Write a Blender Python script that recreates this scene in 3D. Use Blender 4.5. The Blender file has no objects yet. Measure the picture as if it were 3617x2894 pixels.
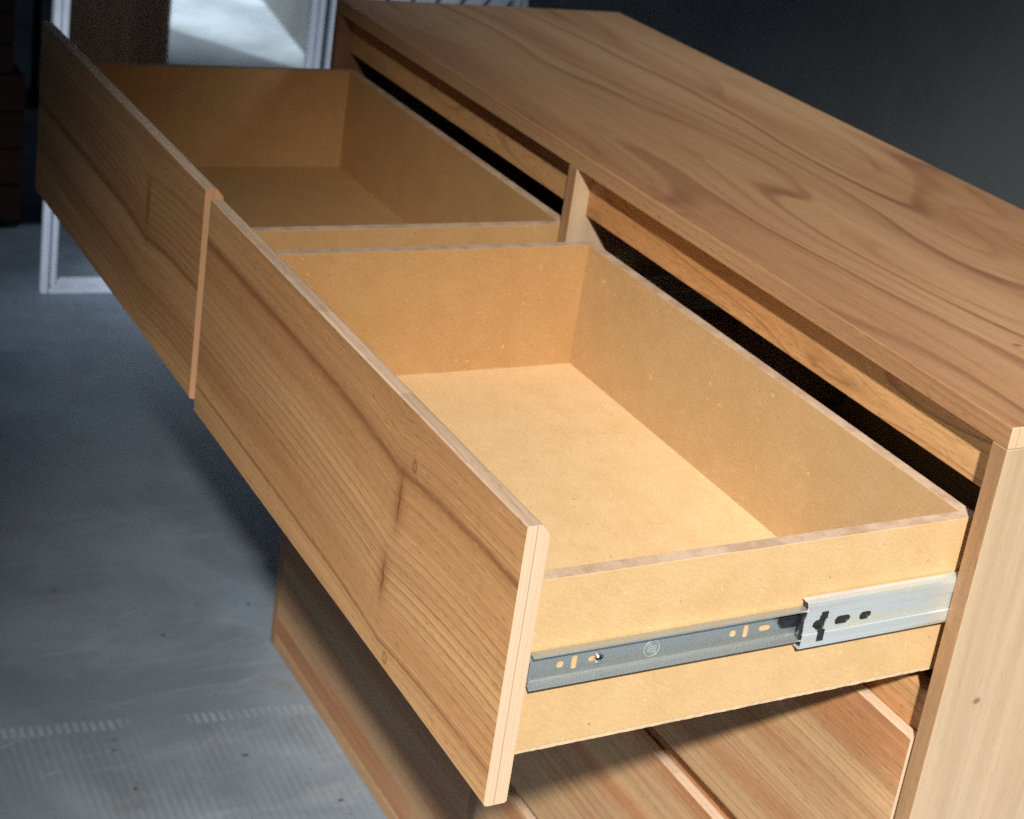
import bpy, bmesh, math, random
from mathutils import Vector, Euler

random.seed(7)
S = bpy.context.scene
COL = S.collection
R = math.radians

# ------------------------------------------------------------------ camera
cam = bpy.data.cameras.new('camera')
cam_o = bpy.data.objects.new('camera', cam)
COL.objects.link(cam_o)
H = 1.0797                                   # height of the dresser, floor at z = 0
cam_o.location = (2.3321, -0.9801, 0.5097 + H)
cam_o.rotation_euler = Euler((R(69.2323), R(-9.4253), R(59.0729)), 'XYZ')
cam.sensor_width = 36.0
cam.lens = 60.92
cam.shift_x = -450.2 / 3617
cam.shift_y = -298.2 / 3617
cam.clip_start = 0.05
cam.clip_end = 200
cam.dof.use_dof = True
cam.dof.focus_distance = 1.30
cam.dof.aperture_fstop = 13.0
S.camera = cam_o
S.cycles.use_denoising = False
S.cycles.sample_clamp_indirect = 3.0

# ------------------------------------------------------------------ world, lamps, exposure
world = bpy.data.worlds.new('World')
S.world = world
world.use_nodes = True
bg = world.node_tree.nodes['Background']
bg.inputs['Color'].default_value = (0.62, 0.78, 1.0, 1)
bg.inputs['Strength'].default_value = 0.030

def spot(name, loc, aim, watts, size_deg, blend, radius, color):
    l = bpy.data.lights.new(name, 'SPOT')
    l.energy = watts
    l.spot_size = R(size_deg)
    l.spot_blend = blend
    l.shadow_soft_size = radius
    l.color = color
    o = bpy.data.objects.new(name, l)
    COL.objects.link(o)
    o.location = loc
    o.rotation_euler = (Vector(aim) - Vector(loc)).to_track_quat('-Z', 'Y').to_euler()
    return o
spot('work_lamp', (5.20, -2.60, 4.45), (2.020, 0.015, 0.715), 3050, 33.6, 1.0, 0.100, (1.0, 0.955, 0.885))
spot('fill_lamp', (1.9, -3.2, 2.6), (2.20, 0.45, 0.28), 235, 42.0, 1.0, 0.50, (0.97, 0.98, 1.0))
spot('mirror_fill', (2.3, 1.0, 2.2), (-1.5, 0.30, 0.50), 230, 31, 1.0, 0.20, (0.80, 0.90, 1.0))  # added cool fill to brighten the mirror frame and the far dresser top
spot('frame_fill', (1.5, -3.0, 1.8), (-1.56, 0.14, 0.24), 520, 15.5, 1.0, 0.25, (0.84, 0.91, 1.0))  # added fill aimed low at the mirror frame, not a real opening
spot('floor_patch_fill', (2.7, 1.0, 2.9), (1.75, 0.88, 0.0), 520, 38, 0.9, 0.15, (0.97, 0.98, 1.0))  # added spot making the bright floor patch reflected in the mirror

S.view_settings.view_transform = 'Standard'
S.view_settings.look = 'None'
S.view_settings.exposure = 0.0
S.view_settings.gamma = 1.0
S.view_settings.use_curve_mapping = False

# ------------------------------------------------------------------ node helpers
class X:
    """a scalar socket with arithmetic"""
    def __init__(s, nt, sock): s.nt, s.k = nt, sock
    def _m(s, op, *o):
        n = s.nt.nodes.new('ShaderNodeMath'); n.operation = op
        for i, v in enumerate((s,) + o):
            if isinstance(v, X): s.nt.links.new(v.k, n.inputs[i])
            else: n.inputs[i].default_value = v
        return X(s.nt, n.outputs[0])
    def __add__(s, o): return s._m('ADD', o)
    __radd__ = __add__
    def __sub__(s, o): return s._m('SUBTRACT', o)
    def __rsub__(s, o): return (s * -1.0) + o
    def __mul__(s, o): return s._m('MULTIPLY', o)
    __rmul__ = __mul__
    def __truediv__(s, o): return s._m('DIVIDE', o)
    def abs(s): return s._m('ABSOLUTE')
    def frac(s): return s._m('FRACT')
    def sin(s): return s._m('SINE')
    def pow(s, p): return s._m('POWER', p)
    def exp(s):
        n = s.nt.nodes.new('ShaderNodeMath'); n.operation = 'EXPONENT'
        s.nt.links.new(s.k, n.inputs[0]); return X(s.nt, n.outputs[0])
    def max(s, o): return s._m('MAXIMUM', o)
    def min(s, o): return s._m('MINIMUM', o)
    def step(s, lo, hi, a=0.0, b=1.0):
        n = s.nt.nodes.new('ShaderNodeMapRange'); n.interpolation_type = 'SMOOTHSTEP'
        s.nt.links.new(s.k, n.inputs[0])
        for i, v in zip((1, 2, 3, 4), (lo, hi, a, b)): n.inputs[i].default_value = v
        return X(s.nt, n.outputs[0])

class Mat:
    def __init__(s, name):
        s.m = bpy.data.materials.new(name); s.m.use_nodes = True
        s.nt = s.m.node_tree
        s.b = s.nt.nodes['Principled BSDF']
        t = s.nt.nodes.new('ShaderNodeTexCoord')
        sp = s.nt.nodes.new('ShaderNodeSeparateXYZ')
        s.nt.links.new(t.outputs['Object'], sp.inputs[0])
        s.x, s.y, s.z = (X(s.nt, sp.outputs[i]) for i in range(3))
        oi = s.nt.nodes.new('ShaderNodeObjectInfo')
        s.rnd = X(s.nt, oi.outputs['Random'])
    def vec(s, a, b, c):
        n = s.nt.nodes.new('ShaderNodeCombineXYZ')
        for i, v in enumerate((a, b, c)):
            if isinstance(v, X): s.nt.links.new(v.k, n.inputs[i])
            else: n.inputs[i].default_value = v
        return n.outputs[0]
    def noise(s, v, scale=1.0, detail=2.0, rough=0.5, dist=0.0):
        n = s.nt.nodes.new('ShaderNodeTexNoise')
        s.nt.links.new(v, n.inputs['Vector'])
        n.inputs['Scale'].default_value = scale; n.inputs['Detail'].default_value = detail
        n.inputs['Roughness'].default_value = rough; n.inputs['Distortion'].default_value = dist
        return X(s.nt, n.outputs[0])
    def voro(s, v, scale=1.0, rand=1.0):
        n = s.nt.nodes.new('ShaderNodeTexVoronoi')
        s.nt.links.new(v, n.inputs['Vector']); n.inputs['Scale'].default_value = scale
        n.inputs['Randomness'].default_value = rand
        return X(s.nt, n.outputs['Distance'])
    def mix(s, a, b, f, mode='MIX'):
        n = s.nt.nodes.new('ShaderNodeMix'); n.data_type = 'RGBA'; n.blend_type = mode
        for v, i in ((a, 6), (b, 7)):
            if isinstance(v, (tuple, list)): n.inputs[i].default_value = (*v[:3], 1)
            else: s.nt.links.new(v, n.inputs[i])
        if isinstance(f, X): s.nt.links.new(f.k, n.inputs[0])
        else: n.inputs[0].default_value = f
        return n.outputs[2]
    def gain(s, col, f):
        """multiply a colour by a scalar socket"""
        n = s.nt.nodes.new('ShaderNodeVectorMath'); n.operation = 'SCALE'
        s.nt.links.new(col, n.inputs[0]); s.nt.links.new(f.k, n.inputs['Scale'])
        return n.outputs[0]
    def set(s, col=None, rough=None, metal=None, bump=None, bstr=0.2, bdist=0.001, spec=None):
        b = s.b.inputs
        if col is not None:
            if isinstance(col, tuple): b['Base Color'].default_value = (*col, 1)
            else: s.nt.links.new(col, b['Base Color'])
        if rough is not None:
            if isinstance(rough, X): s.nt.links.new(rough.k, b['Roughness'])
            else: b['Roughness'].default_value = rough
        if metal is not None: b['Metallic'].default_value = metal
        if spec is not None: b['Specular IOR Level'].default_value = spec
        if bump is not None:
            n = s.nt.nodes.new('ShaderNodeBump')
            n.inputs['Strength'].default_value = bstr; n.inputs['Distance'].default_value = bdist
            s.nt.links.new(bump.k, n.inputs['Height'])
            s.nt.links.new(n.outputs[0], b['Normal'])
        return s.m

# ------------------------------------------------------------------ materials
def wood(name, along, across, ca, cb, cc, seed=0.0, A=0.9, B=5.0, N=6.0, K=22.0, ring=0.55,
         cusps=(), cracks=(), rings_at=(), line=None, rough=0.46, streak=0.35, pores=0.42, vary=True, broad=10.0, lo=.40, hi=.62,
         warpk=0.012, sharp=2.6, thin=0.5, bands=(), brk=1.0, kring=0.5, kfill=0.25, jag=0.0022, fine=0.3, seg=None):
    """sawn wood: along/across are object axes; cusps bend the grain to a V, cracks are knot splits"""
    M = Mat(name)
    ax = {'x': M.x, 'y': M.y, 'z': M.z}
    third = [k for k in 'xyz' if k not in (along, across)][0]
    a, b0, c = ax[along], ax[across], ax[third]
    off = (M.rnd * 31.0 + seed) if vary else (M.x * 0.0 + seed)
    b = b0
    for (k, amp, w) in cusps:
        b = b + ((a - k).abs() * (-1.0 / w)).exp() * amp
    a2 = a + off
    warp = M.noise(M.vec(a2 * 2.2, b * 5.0, off), 1.0, 2.0)
    b = b + (warp - 0.5) * warpk
    b = b + (M.noise(M.vec(a2 * 14.0, b * 70.0, off + 2.0), 1.0, 2.0) - 0.5) * jag
    n = M.noise(M.vec(a2 * A, b * B, c * B * 0.4 + off), 1.0, 1.5, 0.4, 0.1)
    r = (n * N + b * K).frac()
    late = r.pow(sharp) * r.step(0.93, 1.0, 1.0, 0.0) * (1.0 - thin) + r.step(0.74, 0.90) * r.step(0.90, 1.0, 1.0, 0.0) * thin
    r2 = (n * (N * 2.7) + b * (K * 2.3)).frac()
    late2 = r2.step(0.55, 0.92) * r2.step(0.92, 1.0, 1.0, 0.0)
    rmod = M.noise(M.vec(a2 * 1.3, b * B * 3.0, off + 5.0), 1.0, 2.0).step(0.30, 0.68, 0.25, 1.0)
    st = M.noise(M.vec(a2 * 5.0, b * 240.0, c * 240.0), 1.0, 4.0, 0.6)
    st2 = M.noise(M.vec(a2 * 1.4, b * 60.0, c * 60.0), 1.0, 3.0, 0.6)
    br = M.noise(M.vec(a2 * 0.9, b * broad, c * broad + 3.0), 1.0, 2.0)
    po = M.noise(M.vec(a2 * 70.0, b * 760.0, c * 760.0), 1.0, 2.0).step(0.58, 0.70)
    col = M.mix(ca, cb, br.step(lo, hi) * brk)
    for (bz, bw, bs) in bands:
        col = M.mix(col, cc, (((b - bz) / bw).pow(2.0) * -1.0).exp() * bs)
    col = M.mix(col, cc, late * rmod * ring)
    fmod = M.noise(M.vec(a2 * 2.1, b * B * 4.0, off + 11.0), 1.0, 2.0).step(0.35, 0.65)
    col = M.mix(col, cc, late2 * fmod * fine)
    col = M.gain(col, 1.0 + (st - 0.5) * streak + (st2 - 0.5) * streak * 1.3)
    dark = tuple(v * 0.45 for v in cc)
    col = M.mix(col, dark, po * pores)
    fleck = M.noise(M.vec(a2 * 48.0, b * 560.0, c * 560.0 + 9.0), 1.0, 2.0).step(0.60, 0.72)
    col = M.mix(col, tuple(min(1, v * 1.3) for v in ca), fleck * pores)
    for (k, cz, w, h) in cracks:
        wob = (M.noise(M.vec(a * 0.0, b0 * 90.0, 0.0), 1.0, 2.0) - 0.5) * 0.006
        e = ((((a + wob - k) / w).pow(2.0) + ((b0 - cz) / h).pow(2.0)) * -1.0).exp()
        col = M.mix(col, (0.07, 0.025, 0.012), e * 0.85)
        e2 = (((((a - k) / (w * 7)).pow(2.0)) + ((b0 - cz) / (h * 1.5)).pow(2.0)) * -1.0).exp()
        col = M.mix(col, cc, e2 * 0.55)
    for (k, cz, rad) in rings_at:                       # small pin knots
        d = (((a - k) * (a - k)) + ((b0 - cz) * (b0 - cz)) * 0.6).pow(0.5) / rad
        ringm = (((d - 1.0) / 0.28).pow(2.0) * -1.0).exp()
        col = M.mix(col, (0.10, 0.045, 0.02), ringm * kring)
        col = M.mix(col, (0.24, 0.09, 0.04), d.step(0.6, 1.0, kfill, 0.0))
    if seg:                                             # strip pieced together from short lengths
        h = ((((a + off) / seg)._m('FLOOR') * 12.9898).sin() * 43758.5).frac()
        col = M.gain(col, 0.84 + h * 0.28)
    if line:                                            # glue line between two laminated boards
        axn, at, wd = line
        w2 = (M.noise(M.vec(M.z * 25.0, M.x * 4.0, off), 1.0, 2.0) - 0.5) * wd * 4
        e = ((((ax[axn] + w2 - at) / wd).pow(2.0)) * -1.0).exp()
        col = M.mix(col, (0.20, 0.08, 0.03), e * 0.7)
    return M.set(col, rough, bump=st + po * -0.6, bstr=0.10, bdist=0.0006, spec=0.35)

TAN, PINK, RED = (0.645, 0.370, 0.168), (0.54, 0.280, 0.118), (0.25, 0.085, 0.032)
PALE, PALE2, PALE3 = (0.53, 0.395, 0.255), (0.48, 0.345, 0.21), (0.38, 0.24, 0.13)
FP = -0.42                                     # where the open near drawer's face stands
M_FRONT = wood('front_wood', 'x', 'z', TAN, PINK, RED, 3.0, A=0.35, B=6.0, N=4.0, K=105.0, ring=0.6, streak=0.5)
M_LOWER = wood('lower_front_wood', 'x', 'z', (0.60, 0.375, 0.195), (0.50, 0.235, 0.105), (0.33, 0.125, 0.05), 9.0, A=0.25, B=7.0, N=2.0, K=75.0, streak=0.5,
               ring=0.5, broad=19.0, lo=.46, hi=.62)
TOPV = dict(A=0.95, B=4.2, N=8.0, K=6.0, ring=0.80, warpk=0.04, sharp=3.0, thin=0.6, jag=0.005, fine=0.28)
M_TOP = wood('top_wood', 'x', 'y', (0.51, 0.300, 0.160), (0.42, 0.220, 0.112), (0.19, 0.075, 0.040), 23.7, streak=0.30, pores=0.22, vary=False, rough=0.36,
             rings_at=((1.3007, 0.1403, 0.0036),), kring=.3, kfill=.7, broad=6.0, **TOPV)
M_TOPEDGE = wood('top_edge_wood', 'x', 'z', (0.46, 0.27, 0.14), (0.36, 0.19, 0.09), (0.24, 0.11, 0.05), 5.0, A=1.2, B=40, N=4.0, K=110.0, ring=0.55)
M_RAIL = wood('rail_wood', 'x', 'z', (0.60, 0.345, 0.150), (0.48, 0.235, 0.088), (0.18, 0.062, 0.022), 12.5, A=3.2, B=16, N=7.0, K=8.0, ring=0.62, streak=0.22)
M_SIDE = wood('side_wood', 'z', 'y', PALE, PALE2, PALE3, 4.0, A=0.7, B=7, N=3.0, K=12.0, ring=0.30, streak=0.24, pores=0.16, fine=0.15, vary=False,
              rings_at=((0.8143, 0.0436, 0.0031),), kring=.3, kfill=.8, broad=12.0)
M_BROWNEDGE = wood('side_edge_wood', 'z', 'x', (0.40, 0.235, 0.12), (0.34, 0.19, 0.095), (0.26, 0.13, 0.06), 6.0, A=2.5, B=30, N=3, K=60, ring=0.3)
M_ENDGRAIN = wood('panel_end_wood', 'z', 'y', (0.70, 0.535, 0.375), (0.66, 0.48, 0.315), (0.52, 0.31, 0.17), 2.0, A=0.7, B=30, N=3.0, K=260, ring=0.45, streak=0.10,
                  pores=0.05, line=('y', 0.0085, 0.00028))
M_TOPSTRIP = wood('panel_top_wood', 'x', 'y', (0.66, 0.48, 0.34), (0.60, 0.42, 0.28), (0.42, 0.25, 0.14), 8.0, A=3.0, B=45, N=4, K=180, ring=0.55, streak=0.4, seg=0.17)
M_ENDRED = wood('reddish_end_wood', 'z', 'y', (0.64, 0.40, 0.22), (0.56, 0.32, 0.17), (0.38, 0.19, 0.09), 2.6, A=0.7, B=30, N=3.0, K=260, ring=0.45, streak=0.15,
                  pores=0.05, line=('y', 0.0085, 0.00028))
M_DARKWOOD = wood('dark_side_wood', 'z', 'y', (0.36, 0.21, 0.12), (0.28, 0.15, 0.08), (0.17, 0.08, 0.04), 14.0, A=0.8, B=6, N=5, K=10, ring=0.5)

def mdf(name, base, seed, chips=0.5):
    M = Mat(name)
    off = M.rnd * 17.0 + seed
    v = M.vec(M.x + off, M.y + off * 0.7, M.z)
    cloud = M.noise(v, 26.0, 5.0, 0.6)
    fine = M.noise(v, 420.0, 3.0, 0.7)
    fib = M.noise(M.vec((M.x + M.z) * 160.0, (M.y + M.z * 1.7) * 420.0, off), 1.0, 3.0, 0.65, 1.2)
    col = M.mix(base, tuple(c * k for c, k in zip(base, (0.88, 0.82, 0.72))), cloud.step(0.30, 0.75, 0.0, 0.55))
    col = M.gain(col, 1.0 + (fine - 0.5) * 0.40 + (fib - 0.5) * 0.42)
    chip = M.noise(M.vec(M.x * 150.0 + M.z * 60, M.y * 230.0 + off, M.z * 210.0), 1.0, 1.0, 0.4, 0.8).step(0.735, 0.79)
    col = M.mix(col, (0.82, 0.62, 0.36), chip * chips)
    dot = M.voro(v, 62.0).step(0.045, 0.075, 1.0, 0.0) * M.noise(v, 23.0, 0.0).step(0.52, 0.56)
    col = M.mix(col, (0.20, 0.10, 0.035), dot * 0.75)
    return M.set(col, 0.58, bump=fine, bstr=0.05, bdist=0.0005, spec=0.3)
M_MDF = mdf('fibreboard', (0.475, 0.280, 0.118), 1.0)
M_MDFLIT = mdf('lit_fibreboard', (0.625, 0.425, 0.215), 2.0)  # lit copy of the fibreboard: highlight paleness put into the colour
M_MDFFLOOR = mdf('lit_fibreboard_base', (0.78, 0.555, 0.305), 5.0, 0.3)  # drawer base, its strong-light paleness put into the colour
M_MDFDIM = mdf('dim_fibreboard', (0.51, 0.300, 0.128), 7.0, 0.3)  # far drawer's copy of the board, browner low-light tone put into the colour
M_MDFBACK = mdf('tan_fibreboard', (0.515, 0.335, 0.165), 11.0)
def mdf_edge():
    M = Mat('fibreboard_cut_edge')
    v = M.vec(M.x, M.y, M.z)
    n = M.noise(v, 260.0, 4.0, 0.7); n2 = M.noise(v, 45.0, 3.0, 0.6)
    col = M.mix((0.58, 0.43, 0.31), (0.45, 0.30, 0.20), n2.step(0.35, 0.7))
    col = M.gain(col, 1.0 + (n - 0.5) * 0.45)
    return M.set(col, 0.75, bump=n, bstr=0.3, bdist=0.001, spec=0.2)
M_MDFEDGE = mdf_edge()
def plyedge():
    M = Mat('thin_board_edge')
    n = M.noise(M.vec(M.x * 90.0, M.y * 90.0, M.z * 900.0), 1.0, 4.0, 0.7)
    col = M.gain(M.mix((0.66, 0.49, 0.31), (0.50, 0.34, 0.20), n.step(0.45, 0.75)), 1.0 + (n - 0.5) * 0.3)
    return M.set(col, 0.7, spec=0.2)
M_PLYEDGE = plyedge()

def zinc(name, base, rough, tint, metal=0.85):
    M = Mat(name)
    n = M.noise(M.vec(M.x * 30.0, M.y * 9.0, M.z * 90.0), 1.0, 3.0, 0.6, 0.6)
    n2 = M.noise(M.vec(M.x, M.y, M.z), 900.0, 2.0, 0.6)
    col = M.mix(base, (base[0] * 1.08, base[1] * 1.0, base[2] * 0.80), n.step(0.50, 0.70, 0.0, tint))
    col = M.mix(col, (base[0] * 0.98, base[1] * 0.82, base[2] * 0.90), n.step(0.30, 0.45, tint * 0.7, 0.0))
    col = M.gain(col, 1.0 + (n2 - 0.5) * 0.25)
    return M.set(col, rough + (n2 - 0.5) * 0.10, metal, bump=n2, bstr=0.05, bdist=0.0003)
M_ZINC = zinc('zinc_steel', (0.50, 0.54, 0.54), 0.44, 0.25, 0.8)
M_ZINC2 = zinc('passivated_steel', (0.66, 0.71, 0.71), 0.33, 1.0, 0.50)
M_SCREW = zinc('screw_steel', (0.80, 0.80, 0.80), 0.22, 0.0, 1.0)
M_PLASTIC = Mat('black_plastic').set((0.018, 0.018, 0.022), 0.35)
M_BLACK = Mat('black_metal').set((0.006, 0.006, 0.007), 0.55)

def paint(name, base, rough=0.45):
    M = Mat(name)
    n = M.noise(M.vec(M.x, M.y, M.z), 14.0, 4.0, 0.6)
    col = M.gain(M.mix(base, tuple(c * 0.86 for c in base), n.step(0.4, 0.7)), 1.0 + (n - 0.5) * 0.08)
    return M.set(col, rough)
M_WHITE = paint('bluish_white_paint', (0.76, 0.80, 0.90))
M_CRATE = wood('dark_red_wood', 'y', 'z', (0.017, 0.005, 0.003), (0.013, 0.004, 0.0025), (0.008, 0.003, 0.002), 3.0, K=16.0)
M_MIRROR = Mat('mirror_silver').set((0.86, 0.90, 0.90), 0.025, 1.0)

def concrete():
    M = Mat('concrete')
    v = M.vec(M.x, M.y, M.z)
    big = M.noise(v, 2.1, 5.0, 0.6, 0.4)
    mid = M.noise(v, 11.0, 5.0, 0.65)
    fine = M.noise(v, 190.0, 3.0, 0.7)
    trowel = M.noise(M.vec(M.x * 26.0, M.y * 3.2, 0.0), 1.0, 5.0, 0.65, 0.5)
    col = M.mix((0.295, 0.365, 0.440), (0.180, 0.228, 0.282), big.step(0.36, 0.64))
    col = M.mix(col, (0.38, 0.445, 0.51), trowel.step(0.52, 0.80, 0.0, 0.40))
    col = M.mix(col, (0.23, 0.215, 0.215), mid.step(0.52, 0.72, 0.0, 0.45))
    col = M.gain(col, 1.0 + (fine - 0.5) * 0.35)
    # broomed ridges on one side of a crooked screed line, with a toothed lip along the line
    wob = (M.noise(M.vec(0.0, M.y * 6.0, 0.0), 1.0, 3.0) - 0.5) * 0.035
    d = M.x - (0.205 + (M.y + 0.05) * 0.168) + wob
    ph = M.y * 1.0 + (M.x * 0.04)
    brk = M.noise(M.vec(M.x * 4.0, M.y * 7.0, 2.0), 1.0, 3.0)
    wave = ((ph + (brk - 0.5) * 0.010) * (2 * math.pi / 0.0125)).sin() * 0.5 + 0.5
    comb = wave.step(0.25, 0.75) * d.step(0.004, 0.02) * d.step(0.12, 0.40, 1.0, 0.0)
    col = M.mix(col, (0.175, 0.195, 0.215), comb * brk.step(0.36, 0.60) * 0.45)
    lip = d.step(-0.024, -0.016) * d.step(0.002, 0.008, 1.0, 0.0)
    teeth = lip * wave.step(0.15, 0.75) * brk.step(0.40, 0.56) * mid.step(0.3, 0.55, 0.35, 1.0)
    col = M.mix(col, (0.50, 0.53, 0.55), teeth * 0.42)
    # fine long scratches
    scr = M.noise(M.vec((M.x * 0.94 + M.y * 0.34) * 210.0, (M.y * 0.94 - M.x * 0.34) * 5.5, 4.0), 1.0, 2.0, 0.5).step(0.70, 0.745)
    scr = scr * M.noise(v, 5.0, 2.0).step(0.44, 0.56)
    smear = M.noise(M.vec(M.x * 7.0, M.y * 2.6, 7.0), 1.0, 5.0, 0.7, 0.8).step(0.54, 0.74)
    col = M.mix(col, (0.46, 0.50, 0.53), smear * 0.4)
    col = M.mix(col, (0.56, 0.59, 0.61), scr * 0.8)
    scr2 = M.noise(M.vec((M.x * 0.7 - M.y * 0.71) * 170.0, (M.y * 0.7 + M.x * 0.71) * 3.5, 8.0), 1.0, 2.0, 0.5).step(0.72, 0.77)
    col = M.mix(col, (0.46, 0.49, 0.51), scr2 * 0.5)
    # droppings and pits
    sp = M.voro(M.vec(M.x + (fine - .5) * .010, M.y + (mid - .5) * .02, 0.0), 15.0).step(0.04, 0.085, 1.0, 0.0) * M.noise(v, 4.3, 1.0).step(0.40, 0.50)
    sp2 = M.voro(M.vec(M.x, M.y + 3.3, 0.0), 34.0).step(0.05, 0.10, 1.0, 0.0) * M.noise(v, 9.0, 1.0).step(0.42, 0.50)
    col = M.mix(col, (0.075, 0.062, 0.055), sp * 0.85)
    col = M.mix(col, (0.10, 0.085, 0.08), sp2 * 0.6)
    return M.set(col, 0.62 - big * 0.16, bump=fine * 0.5 + mid + teeth * 1.5 - comb * 0.4, bstr=0.18, bdist=0.002, spec=0.4)
M_CONC = concrete()
def wallmat():
    M = Mat('grey_plaster')
    v = M.vec(M.x, M.y, M.z)
    big = M.noise(v, 3.0, 4.0, 0.6); fine = M.noise(v, 70.0, 4.0, 0.6)
    col = M.mix((0.108, 0.132, 0.148), (0.088, 0.106, 0.118), big.step(0.4, 0.65))
    mark = M.voro(M.vec(M.x * 1.0, 0.0, M.z * 1.6), 6.5).step(0.03, 0.05, 1.0, 0.0)
    col = M.mix(col, (0.28, 0.31, 0.32), mark * 0.45)
    col = M.gain(col, 1.0 + (fine - 0.5) * 0.2)
    return M.set(col, 0.8, bump=fine + mark * 2.0, bstr=0.15, bdist=0.003)
M_WALL = wallmat()

# ------------------------------------------------------------------ mesh helpers
def link(o, parent=None):
    COL.objects.link(o)
    if parent is not None: o.parent = parent
    return o
def thing(name, label, cat, loc=(0, 0, 0), group=None, rz=0.0):
    o = bpy.data.objects.new(name, None)
    o.empty_display_size = 0.05
    o.location = loc; o.rotation_euler = (0, 0, rz)
    o['label'] = label; o['category'] = cat
    if group: o['group'] = group
    return link(o)
def finish(name, bm, mats, parent, smooth=False):
    me = bpy.data.meshes.new(name)
    bm.normal_update()
    bm.to_mesh(me); bm.free()
    for m in (mats if isinstance(mats, (list, tuple)) else [mats]): me.materials.append(m)
    if smooth:
        for p in me.polygons: p.use_smooth = True
    return link(bpy.data.objects.new(name, me), parent)
def bm_box(bm, x0, x1, y0, y1, z0, z1, bev=0.0, seg=2):
    r = bmesh.ops.create_cube(bm, size=1.0)
    vs = r['verts']
    for v in vs:
        v.co = ((x0 + x1) / 2 + v.co.x * (x1 - x0), (y0 + y1) / 2 + v.co.y * (y1 - y0), (z0 + z1) / 2 + v.co.z * (z1 - z0))
    if bev:
        es = list({e for v in vs for e in v.link_edges})
        bmesh.ops.bevel(bm, geom=es, offset=bev, segments=seg, affect='EDGES', profile=0.5)
def board(name, x0, x1, y0, y1, z0, z1, mats, parent, bev=0.0006, edge=''):
    """edge: axes whose faces take the second (third ...) material, in order"""
    bm = bmesh.new()
    bm_box(bm, x0, x1, y0, y1, z0, z1, bev)
    bm.normal_update()
    for f in bm.faces:
        n = [abs(c) for c in f.normal]
        k = 'xyz'[n.index(max(n))]
        if k in edge: f.material_index = edge.index(k) + 1
    return finish(name, bm, mats, parent)
def extrude(bm, prof, a0, a1, axis, mi=0, cap=True):
    """prof: closed list of (p, q); axis 'x' -> (a, p, q), 'y' -> (p, a, q), 'z' -> (p, q, a)"""
    def P(a, p, q): return {'x': (a, p, q), 'y': (p, a, q), 'z': (p, q, a)}[axis]
    r0 = [bm.verts.new(P(a0, *c)) for c in prof]; r1 = [bm.verts.new(P(a1, *c)) for c in prof]
    n = len(prof)
    fs = [bm.faces.new((r0[i], r0[(i + 1) % n], r1[(i + 1) % n], r1[i])) for i in range(n)]
    if cap:
        fs.append(bm.faces.new(r0[::-1])); fs.append(bm.faces.new(r1))
    for f in fs: f.material_index = mi
    return fs
def strip(path, th):
    """closed profile of a bent sheet of thickness th along an open polyline"""
    L, Rr = [], []
    for i, p in enumerate(path):
        a = Vector(path[max(0, i - 1)]); b = Vector(path[min(len(path) - 1, i + 1)])
        d = (b - a).normalized(); n = Vector((-d.y, d.x)) * th / 2
        L.append((p[0] + n.x, p[1] + n.y)); Rr.append((p[0] - n.x, p[1] - n.y))
    return L + Rr[::-1]
def rrect(cy, cz, w, h, r, seg=6):
    pts = []
    for (sx, sz, a0) in ((1, 1, 0), (-1, 1, 90), (-1, -1, 180), (1, -1, 270)):
        for i in range(seg + 1):
            a = R(a0 + 90 * i / seg)
            pts.append((cy + sx * (w / 2 - r) + r * math.cos(a), cz + sz * (h / 2 - r) + r * math.sin(a)))
    return pts
def plate_with_holes(name, outer, holes, x, th, mat, parent):
    """a sheet in the y-z plane, from x to x + th, with holes punched through"""
    cu = bpy.data.curves.new(name, 'CURVE'); cu.dimensions = '2D'; cu.fill_mode = 'BOTH'; cu.extrude = th / 2
    for pts in [outer] + holes:
        sp = cu.splines.new('POLY'); sp.points.add(len(pts) - 1)
        for p, c in zip(sp.points, pts): p.co = (c[0], c[1], 0, 1)
        sp.use_cyclic_u = True
    tmp = bpy.data.objects.new('tmp', cu); COL.objects.link(tmp)
    dg = bpy.context.evaluated_depsgraph_get()
    me = bpy.data.meshes.new_from_object(tmp.evaluated_get(dg))
    bpy.data.objects.remove(tmp); bpy.data.curves.remove(cu)
    for v in me.vertices:
        y, z, d = v.co; v.co = (x + th / 2 + d, y, z)
    me.name = name; me.materials.clear(); me.materials.append(mat)
    return link(bpy.data.objects.new(name, me), parent)
def tube(bm, pts, rad, closed=False, seg=6):
    """thin round bar along points in 3-D"""
    pts = [Vector(p) for p in pts]; n = len(pts); rings = []
    for i, p in enumerate(pts):
        a = pts[(i - 1) % n] if closed or i > 0 else p
        b = pts[(i + 1) % n] if closed or i < n - 1 else p
        d = (b - a).normalized()
        u = d.cross(Vector((1, 0, 0)))
        if u.length < 1e-4: u = d.cross(Vector((0, 0, 1)))
        u.normalize(); w = d.cross(u)
        rings.append([bm.verts.new(p + (u * math.cos(2 * math.pi * k / seg) + w * math.sin(2 * math.pi * k / seg)) * rad) for k in range(seg)])
    for i in range(n if closed else n - 1):
        A, B = rings[i], rings[(i + 1) % n]
        for k in range(seg): bm.faces.new((A[k], A[(k + 1) % seg], B[(k + 1) % seg], B[k]))
    if not closed:
        bm.faces.new(rings[0][::-1]); bm.faces.new(rings[-1])

# ------------------------------------------------------------------ the setting
bm = bmesh.new()
vs = [bm.verts.new(c) for c in ((-9, -7, 0), (9, -7, 0), (9, 1.13, 0), (-9, 1.13, 0))]
bm.faces.new(vs)
fl = finish('floor', bm, M_CONC, None); fl['kind'] = 'structure'
bm = bmesh.new(); bm_box(bm, -9, 9, 1.13, 1.28, -0.05, 3.2)
wl = finish('wall', bm, M_WALL, None); wl['kind'] = 'structure'

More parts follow.
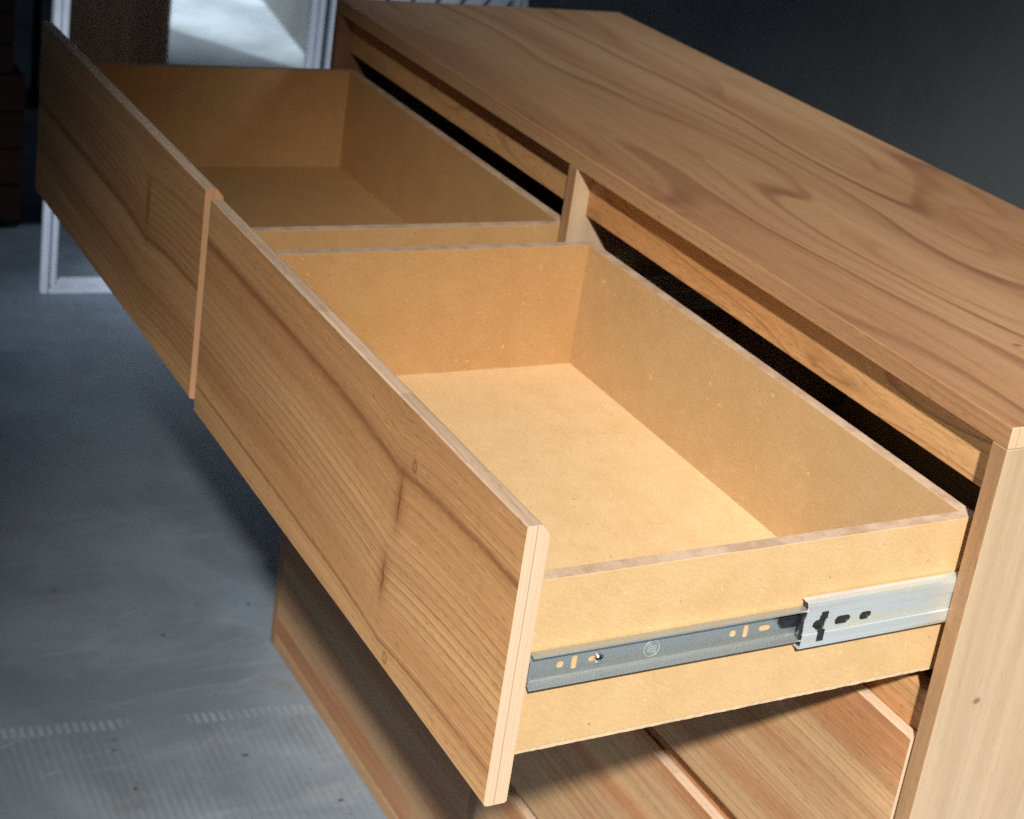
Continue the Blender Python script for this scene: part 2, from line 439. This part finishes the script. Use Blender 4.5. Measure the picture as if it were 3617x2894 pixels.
# ------------------------------------------------------------------ dresser carcass
W, D, T, TS = 1.4483, 0.4776, 0.0199, 0.0177
XD0, XD1 = 0.7112, 0.7293
YR = 0.0208
cab = thing('dresser', 'long light wood dresser carcass with flat top and tall side panels standing on concrete', 'dresser')
board('top_panel', 0, W, 0, D, H - T, H, [M_TOP, M_TOPEDGE, M_ENDGRAIN], cab, 0.0011, 'yx')
zt = H - T - 0.0002
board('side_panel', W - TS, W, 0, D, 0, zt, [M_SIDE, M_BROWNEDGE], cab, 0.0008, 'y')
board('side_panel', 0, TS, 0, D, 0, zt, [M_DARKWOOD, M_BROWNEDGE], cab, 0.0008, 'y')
board('divider', XD0, XD1, 0, D - 0.012, 0.0225, zt, [M_SIDE, M_BROWNEDGE], cab, 0.0008, 'y')
board('bottom_panel', TS, W - TS, 0.0005, D - 0.012, 0, 0.0221, [M_LOWER], cab, 0.0008)
board('back_panel', TS, W - TS, D - 0.0115, D - 0.003, 0.001, zt, [M_MDF], cab, 0)
for (x0, x1) in ((TS, XD0), (XD1, W - TS)):
    board('front_rail', x0 + .0001, x1 - .0001, YR, YR + 0.018, H - 0.0748, zt - 0.0001, [M_RAIL], cab, 0.0008)
    for zr in (0.8040, 0.5500, 0.2980):
        board('front_rail', x0 + .0001, x1 - .0001, YR, YR + 0.018, zr - 0.055, zr, [M_FRONT], cab, 0.0008)

# ------------------------------------------------------------------ drawers
TF, TB = 0.0194, 0.0127
ROWS = [(H - 0.0474, H - 0.2815), (H - 0.3093, H - 0.5415), (H - 0.5648, H - 0.8000), (H - 0.8131, H - 1.0565)]
BOXT, BOXB, FLR = -0.0509, -0.1988, -0.1957      # box heights relative to the top of its front

def front_panel(parent, x0, x1, h, mat, mend):
    """front board, local z 0 at its top edge, face at local y 0, finger bevel along the back of the top"""
    prof = [(0.0, -0.0012), (0.0006, -0.0003), (0.0012, 0.0), (0.0108, 0.0), (0.0122, -0.0006), (0.0180, -0.0072), (0.0191, -0.0090), (TF, -0.0104),
            (TF, -h + 0.0016), (TF - 0.0010, -h + 0.0004), (TF - 0.0022, -h), (0.0040, -h - 0.0), (0.0012, -h + 0.0009), (0.0, -h + 0.0028)]
    bm = bmesh.new()
    extrude(bm, prof, x0, x1, 'x')
    bm.normal_update()
    bmesh.ops.recalc_face_normals(bm, faces=bm.faces[:])
    for f in bm.faces:
        n = f.normal; c = f.calc_center_median()
        if abs(n.x) > 0.9: f.material_index = 1
        elif n.z > 0.2 or (n.z < -0.5): f.material_index = 2
    return finish('front_panel', bm, [mat, mend, M_TOPSTRIP], parent)

def drawer(label, x0, x1, bx0, bx1, y, row, mat, group=None, mw=None, mr=None, mf=None, me=None, mb=None):
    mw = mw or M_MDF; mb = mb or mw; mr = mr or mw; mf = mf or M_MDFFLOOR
    zt, zb = ROWS[row]
    h = zt - zb
    d = thing('drawer', label, 'drawer', (x0, y, zt), group)
    o = lambda v: v - x0
    front_panel(d, 0, x1 - x0, h, mat, me or M_ENDGRAIN)
    y0, y1 = TF + 0.0003, TF + 0.0003 + 0.4232
    a, b = o(bx0), o(bx1)
    bf, fz = BOXB, FLR
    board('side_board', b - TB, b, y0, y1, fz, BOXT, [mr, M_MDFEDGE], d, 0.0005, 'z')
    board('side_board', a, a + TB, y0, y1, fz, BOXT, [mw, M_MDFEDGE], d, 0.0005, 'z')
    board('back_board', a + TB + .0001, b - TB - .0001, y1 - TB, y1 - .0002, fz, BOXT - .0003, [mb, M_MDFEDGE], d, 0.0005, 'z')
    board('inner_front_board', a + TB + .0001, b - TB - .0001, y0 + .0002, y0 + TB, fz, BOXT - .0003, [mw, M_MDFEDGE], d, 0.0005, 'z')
    # thin base nailed underneath, its sawn rim slightly ragged
    bm = bmesh.new()
    n = 120
    def rim(z): 
        return [bm.verts.new((a + 0.0005, y0, z)), ] + [bm.verts.new((b - 0.0004 + (random.random() - 0.5) * 0.0004, y0 + (y1 - y0) * i / n, z - (random.random() * 0.0003 if z < fz - .001 else 0))) for i in range(n + 1)] + [bm.verts.new((a + 0.0005, y1, z))]
    lo, hi = rim(bf), rim(fz)
    k = len(lo)
    f1 = bm.faces.new(hi); f2 = bm.faces.new(lo[::-1])
    for i in range(k):
        f = bm.faces.new((lo[i], lo[(i + 1) % k], hi[(i + 1) % k], hi[i])); f.material_index = 1
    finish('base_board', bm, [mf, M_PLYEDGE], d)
    return d, (a, b, y0, y1)

M_NEARFRONT = wood('knotty_front_wood', 'x', 'z', TAN, PINK, RED, 41.3, A=0.35, B=6.0, N=4.0, K=105.0, ring=0.66, vary=False, streak=0.5, bands=((-0.046, 0.0030, 0.65), (-0.050, 0.009, 0.30), (-0.203, 0.0022, 0.6), (-0.125, 0.012, 0.22), (-0.165, 0.006, 0.2)),
                   cusps=((0.485, 0.011, 0.075),),
                   cracks=((0.4925, -0.083, 0.0013, 0.019), (0.4805, -0.158, 0.0014, 0.015)),
                   rings_at=((0.511, -0.043, 0.0036), (0.502, -0.222, 0.0036)))
M_FARFRONT = wood('split_front_wood', 'x', 'z', TAN, PINK, RED, 77.1, A=0.35, B=6.0, N=4.0, K=105.0, ring=0.66, vary=False, streak=0.5, bands=((-0.108, 0.005, 0.6), (-0.165, 0.003, 0.4)),
                  cusps=((0.498, 0.012, 0.075),), cracks=((0.5, -0.080, 0.0011, 0.020),))
P1, P2 = -0.4155, -0.4202
near, nb = drawer('wide open empty drawer with a steel slide and screw exposed on its fibreboard side', 0.7365, 1.4262, 0.7516, 1.4180, P2, 0, M_NEARFRONT, mr=M_MDFLIT, mb=M_MDFBACK)
far, fb = drawer('wide open empty drawer at the dresser end beside the mirror, in dim light', 0.0210, 0.7055, 0.0279, 0.6950, P1, 0, M_FARFRONT, mw=M_MDFDIM, mf=M_MDFDIM, me=M_ENDRED)
YC = -0.0005
for row, where in ((1, 'upper'), (2, 'middle'), (3, 'lowest')):
    for col in (0, 1):
        x0, x1 = ((0.0212, 0.7077), (0.7328, 1.4268))[col]
        bx = ((0.0310, 0.6980), (0.7430, 1.4180))[col]
        side = ('in the mirror-side column', 'beside the pale knotted side panel')[col]
        drawer('closed wood drawer %s, %s' % (side, {'upper': 'directly under an open drawer', 'middle': 'second of three closed ones', 'lowest': 'lowest one next to the floor'}[where]),
               x0, x1, bx[0], bx[1], YC, row, M_LOWER, group='closed dresser drawers')

# ------------------------------------------------------------------ drawer slides
ZC = 0.9095                                   # slide centre line (world)
def runner(d, side):
    """steel drawer member: punched web against the box, rolled flanges; side +1 = right face of the box"""
    dx, dy, dz = d.location
    bx = (nb if d is near else fb)[1 if side > 0 else 0]
    zc = ZC - dz
    y0 = -0.3985 - P2; y1 = nb[3] - 0.004
    yy = lambda w: w - P2                      # world y of the near drawer -> local
    x = bx + 0.0002 if side > 0 else bx - 0.0014
    holes = [rrect(yy(-0.3700), zc - 0.0015, 0.0064, 0.0064, 0.0032), rrect(yy(-0.3580), zc - 0.0015, 0.0050, 0.0118, 0.0025),
             rrect(yy(-0.3400), zc - 0.0012, 0.0124, 0.0052, 0.0026), rrect(yy(-0.2155), zc - 0.0013, 0.0064, 0.0064, 0.0032),
             rrect(yy(-0.2033), zc - 0.0012, 0.0050, 0.0118, 0.0025), rrect(yy(-0.1850), zc - 0.0012, 0.0110, 0.0054, 0.0027)]
    web = plate_with_holes('runner', [(y0, zc - 0.0092), (y1, zc - 0.0092), (y1, zc + 0.0108), (y0, zc + 0.0108)], holes, x, 0.0012, M_ZINC, d)
    bm = bmesh.new(); bm.from_mesh(web.data)
    s = side; X0 = bx + s * 0.0008
    up = [(X0, zc + 0.0106), (X0 + s * 0.0004, zc + 0.0124), (X0 + s * 0.0016, zc + 0.0136), (X0 + s * 0.0040, zc + 0.0140), (X0 + s * 0.0062, zc + 0.0134), (X0 + s * 0.0084, zc + 0.0136), (X0 + s * 0.0090, zc + 0.0128)]
    dn = [(X0, zc - 0.0090), (X0 + s * 0.0005, zc - 0.0108), (X0 + s * 0.0018, zc - 0.0122), (X0 + s * 0.0038, zc - 0.0126), (X0 + s * 0.0050, zc - 0.0120), (X0 + s * 0.0062, zc - 0.0128), (X0 + s * 0.0084, zc - 0.0138), (X0 + s * 0.0091, zc - 0.0134)]
    for path in (up, dn): extrude(bm, strip(path, 0.0011), y0, y1, 'y')
    # upturned stop at the front end
    xa, xb = sorted((X0 + s * 0.0006, X0 + s * 0.0052))
    bm_box(bm, xa, xb, y0 - 0.0001, y0 + 0.0011, zc - 0.0110, zc + 0.0065)
    bmesh.ops.recalc_face_normals(bm, faces=bm.faces[:])
    bm.to_mesh(web.data); bm.free()
    if side > 0:
        # pan-head screw sitting at the end of the long slot
        bm = bmesh.new()
        cy, cz, x1 = yy(-0.3372), zc - 0.0016, bx + 0.0014
        rings = []
        for (rr, hx) in ((0.0041, 0.0), (0.0041, 0.0012), (0.0034, 0.0024), (0.0019, 0.0031)):
            rings.append([bm.verts.new((x1 + hx, cy + rr * math.cos(2 * math.pi * k / 20), cz + rr * math.sin(2 * math.pi * k / 20))) for k in range(20)])
        for A, B in zip(rings, rings[1:]):
            for k in range(20): bm.faces.new((A[k], A[(k + 1) % 20], B[(k + 1) % 20], B[k]))
        bm.faces.new(rings[-1]); bm.faces.new(rings[0][::-1])
        scw = finish('screw', bm, M_SCREW, web, True)
        bm = bmesh.new()
        for ang in (35, 125):
            c, sn = math.cos(R(ang)), math.sin(R(ang))
            prof = [(cy + c * u - sn * v, cz + sn * u + c * v) for u, v in ((-0.0021, -0.00032), (0.0021, -0.00032), (0.0021, 0.00032), (-0.0021, 0.00032))]
            extrude(bm, prof, x1 + 0.0027 + (0.00003 if ang > 90 else 0), x1 + 0.00322 + (0.00003 if ang > 90 else 0), 'x')
        scw2 = finish('screw_recess', bm, M_PLASTIC, web)
        # stamped round mark with joined letters
        bm = bmesh.new()
        ey, ez, ex = yy(-0.2904), zc - 0.0018, bx + 0.00145
        tube(bm, [(ex, ey + 0.0068 * math.cos(2 * math.pi * k / 40), ez + 0.0068 * math.sin(2 * math.pi * k / 40)) for k in range(40)], 0.00022, True)
        L1 = [(-3.6, 3.6), (-0.5, 3.9), (-0.4, -0.6), (0.3, -0.6), (0.3, 1.6), (1.2, 1.7), (1.2, -0.4), (2.2, -0.3), (2.2, 2.2), (3.2, 2.3), (3.0, -3.0), (2.0, -3.1), (2.1, -1.4), (1.1, -1.5),
              (1.1, -3.4), (-0.1, -3.5), (-0.2, -1.7), (-3.4, -2.0), (-3.4, -1.1), (-1.4, -0.9), (-1.4, 0.3), (-3.2, 0.2), (-3.2, 1.1), (-1.4, 1.2), (-1.4, 2.7), (-3.6, 2.6)]
        tube(bm, [(ex, ey + p * 0.00115, ez + q * 0.00115) for p, q in L1], 0.00017, True, 5)
        finish('stamped_mark', bm, M_ZINC2, web)
    return web
for d in (near, far):
    for s in (1, -1): runner(d, s)

def channel(parent, xin, xout, yoff, name='slide_channel'):
    """the cabinet's member of a slide: wide channel whose mouth wraps the runner; xin at the box, xout at the carcass"""
    s = 1 if xout > xin else -1
    bm = bmesh.new()
    y0, y1 = -0.1530 + yoff, 0.40
    xf = xin + s * 0.0112                        # outside face of the web
    # flanges and stepped outer bands, bent from one sheet
    for k in (1, -1):
        z = lambda v: ZC + k * v
        path = [(xf - s * 0.0012, z(0.0060)), (xf - s * 0.0011, z(0.0078)), (xf - s * 0.0001, z(0.0088)), (xf, z(0.0150)), (xf - s * 0.0001, z(0.0178)),
                (xf - s * 0.0008, z(0.0204)), (xf - s * 0.0026, z(0.0214)), (xf - s * 0.0050, z(0.0208)), (xf - s * 0.0072, z(0.0214)), (xf - s * 0.0088, z(0.0212))]
        extrude(bm, strip(path, 0.0012), y0, y1, 'y')
    bmesh.ops.recalc_face_normals(bm, faces=bm.faces[:])
    z = lambda v: ZC + v
    y = lambda v: v + yoff
    # window of the ball retainer, then two oblong holes
    tw = [(y(-0.1384), z(0.0042)), (y(-0.1420), z(0.0036)), (y(-0.1440), z(0.0016)), (y(-0.1446), z(-0.0006)), (y(-0.1438), z(-0.0024)), (y(-0.1414), z(-0.0036)),
          (y(-0.1390), z(-0.0064)), (y(-0.1316), z(-0.0064)), (y(-0.1316), z(0.0064)), (y(-0.1384), z(0.0064))]
    ha = rrect(y(-0.1140), z(0.0001), 0.0160, 0.0082, 0.0041)
    hb = rrect(y(-0.0905), z(0.0002), 0.0122, 0.0078, 0.0036)
    outer = [(y0, z(-0.0066)), (y1, z(-0.0066)), (y1, z(0.0066)), (y0, z(0.0066))]
    xw = xf - s * 0.0012
    pl = plate_with_holes(name, outer, [tw, ha, hb], xw - 0.0005, 0.0010, M_ZINC2, parent)
    b2 = bmesh.new(); b2.from_mesh(pl.data)
    me = bpy.data.meshes.new('tmp'); bm.to_mesh(me); bm.free(); b2.from_mesh(me)
    b2.to_mesh(pl.data); b2.free(); bpy.data.meshes.remove(me)
    # black ball retainer inside the mouth, its upright of the window, the curved stop at the end
    bm = bmesh.new()
    xa, xb = sorted((xf - s * 0.0058, xf - s * 0.0021))
    bm_box(bm, xa, xb, y(-0.1505), y(-0.0500), z(-0.0125), z(0.0125), 0.0008)
    for k in (1, -1):
        bm_box(bm, *sorted((xf - s * 0.0085, xf - s * 0.0030)), y(-0.1520), y(-0.0600), *sorted((z(k * 0.0150), z(k * 0.0196))), 0.0006)
        # the window runs up and down onto the bands: thin dark tabs set into them
        bm_box(bm, *sorted((xf - s * 0.0006, xf + s * 0.00085)), y(-0.1384), y(-0.1316), *sorted((z(k * 0.0052), z(k * (0.0118 if k > 0 else 0.0155)))), 0.0001)
    extrude(bm, rrect(y(-0.1530), z(-0.0005), 0.0062, 0.0250, 0.0030), *sorted((xf - s * 0.0052, xf - s * 0.0016)), 'x')
    # release tongue lying in the runner
    extrude(bm, rrect(y(-0.1635), z(0.0030), 0.0200, 0.0096, 0.0044), *sorted((xf - s * 0.0088, xf - s * 0.0060)), 'x')
    extrude(bm, rrect(y(-0.1655), z(0.0034), 0.0120, 0.0050, 0.0024), *sorted((xf - s * 0.0061, xf - s * 0.0052)), 'x')
    bmesh.ops.recalc_face_normals(bm, faces=bm.faces[:])
    finish('ball_retainer', bm, M_PLASTIC, pl)
    # fixed back-strip that ties the channel to the carcass
    board('slide_mount', *sorted((xf + s * 0.0008, xout - s * 0.0001)), 0.030, y1, z(-0.0050), z(0.0050), [M_ZINC2], pl, 0)
    return pl
channel(cab, 1.4180, W - TS, 0.0)
channel(cab, 0.7516, XD1, 0.0)
channel(cab, 0.6950, XD0, P1 - P2)
channel(cab, 0.0279, TS, P1 - P2)

# ------------------------------------------------------------------ mirror and slatted panel behind
TH = math.atan(0.082)                         # both stand turned a little towards the room
mir = thing('mirror', 'tall white framed mirror standing on the concrete floor reflecting a lit room', 'mirror', (-1.5650, -0.0050, 0), rz=-TH)
def frame(parent, y0, y1, z0, z1, fw, d, m):
    """moulded frame: an outer rail and a lower inner step on each member"""
    for (a0, a1, b0, b1) in ((y0, y0 + fw, z0, z1), (y1 - fw, y1, z0, z1), (y0 + fw, y1 - fw, z0, z0 + fw), (y0 + fw, y1 - fw, z1 - fw, z1)):
        vert = (a1 - a0) < (b1 - b0)
        bm = bmesh.new()
        bm_box(bm, -d, 0.0, a0 + .0001, a1 - .0001, b0, b1, 0.001)
        w = fw
        if vert:
            lo = a0 == y0
            o0, o1 = (a0 + .0005, a0 + w * 0.45) if lo else (a1 - w * 0.45, a1 - .0005)
            i0, i1 = (a0 + w * 0.56, a1 - .002) if lo else (a0 + .002, a1 - w * 0.56)
            bm_box(bm, -0.002, 0.010, o0, o1, b0 + .001, b1 - .001, 0.003)
            bm_box(bm, -0.002, 0.005, i0, i1, b0 + w * .6, b1 - w * .6, 0.002)
        else:
            lo = b0 == z0
            o0, o1 = (b0 + .0005, b0 + w * 0.45) if lo else (b1 - w * 0.45, b1 - .0005)
            i0, i1 = (b0 + w * 0.56, b1 - .002) if lo else (b0 + .002, b1 - w * 0.56)
            bm_box(bm, -0.002, 0.010, a0 - w * .5, a1 + w * .5, o0, o1, 0.003)
            bm_box(bm, -0.002, 0.005, a0, a1, i0, i1, 0.002)
        finish('frame', bm, m, parent)
frame(mir, 0.0, 0.617, 0.0, 1.75, 0.0355, 0.022, M_WHITE)
board('glass', -0.010, -0.006, 0.030, 0.587, 0.030, 1.72, [M_MIRROR], mir, 0)
lou = thing('slatted_panel', 'white panel of slanting slats with dark gaps standing beside the mirror', 'panel', (-1.5170, 0.6225, 0), rz=-TH)
frame(lou, 0.0, 0.507, 0.0, 1.75, 0.040, 0.022, M_WHITE)
board('backing', -0.020, -0.016, 0.041, 0.466, 0.041, 1.709, [M_BLACK], lou, 0)
for i in range(-4, 22):
    # slats at 45 degrees clipped to the frame opening
    pts = []
    z0 = 0.05 + i * 0.082
    A = [(0.0405, z0), (0.4665, z0 + 0.56), (0.4665, z0 + 0.56 + 0.066), (0.0405, z0 + 0.066)]
    if A[2][1] < 0.06 or A[0][1] > 1.69: continue
    def clip(poly, zlim, keep_above):
        out = []
        for j in range(len(poly)):
            p, q2 = poly[j], poly[(j + 1) % len(poly)]
            ins = lambda t: (t[1] >= zlim) == keep_above
            if ins(p): out.append(p)
            if ins(p) != ins(q2):
                t = (zlim - p[1]) / (q2[1] - p[1]); out.append((p[0] + t * (q2[0] - p[0]), zlim))
        return out
    A = clip(clip(A, 0.0412, True), 1.7088, False)
    if len(A) < 3: continue
    bm = bmesh.new(); extrude(bm, A, -0.0159, -0.004, 'x')
    bmesh.ops.recalc_face_normals(bm, faces=bm.faces[:])
    finish('slat', bm, M_WHITE, lou)

# ------------------------------------------------------------------ dark things left of the mirror
def crate(name, label, loc, w, d, h, parent_feet):
    t = thing(name, label, 'crate', loc, 'dark crates beside the mirror')
    n = 4
    for i in range(n):
        z0 = h * i / n
        board('slat', 0, 0.012, 0, w, z0 + 0.002, z0 + h / n - 0.003, [M_CRATE], t, 0.001)
        board('slat', -d, -d + 0.012, 0, w, z0 + 0.002, z0 + h / n - 0.003, [M_CRATE], t, 0.001)
        for y in (0, w - 0.012):
            board('slat', -d + .0125, -0.0005, y, y + 0.012, z0 + 0.002, z0 + h / n - 0.003, [M_CRATE], t, 0.001)
    board('base', -d + 0.0122, -0.0005, 0.0125, w - 0.0125, 0.002, 0.014, [M_CRATE], t, 0)
    for y in (0.013, w - 0.045):
        board('corner_post', -0.033, -0.0005, y, y + 0.032, 0.0145, h - 0.004, [M_CRATE], t, 0)
        board('corner_post', -d + .0125, -d + .045, y, y + 0.032, 0.0145, h - 0.004, [M_CRATE], t, 0)
    return t
ped = thing('plinth', 'low black plinth under the dark red crates', 'plinth', (-1.95, -0.52, 0))
board('top', -0.36, 0.0, 0.0, 0.5, 0.032, 0.05, [M_BLACK], ped, 0.001)
for y in (0.02, 0.44):
    board('foot', -0.34, -0.02, y, y + 0.04, 0, 0.032, [M_BLACK], ped, 0.001)
crate('crate', 'dark red slatted crate on the black plinth, lower of two', (-1.945, -0.49, 0.05), 0.52, 0.36, 0.375, 0)
crate('crate', 'dark red slatted crate stacked on another, upper of two', (-1.955, -0.50, 0.425), 0.50, 0.33, 0.30, 0)
pole = thing('stand_pole', 'thin black upright pole on a flat foot behind the mirror', 'pole', (-3.20, 0.355, 0))
bm = bmesh.new(); tube(bm, [(0, 0, 0.01), (0, 0, 1.9)], 0.013, False, 12); finish('pole', bm, M_BLACK, pole, True)
board('foot', -0.10, 0.10, -0.10, 0.10, 0, 0.010, [M_BLACK], pole, 0.001)
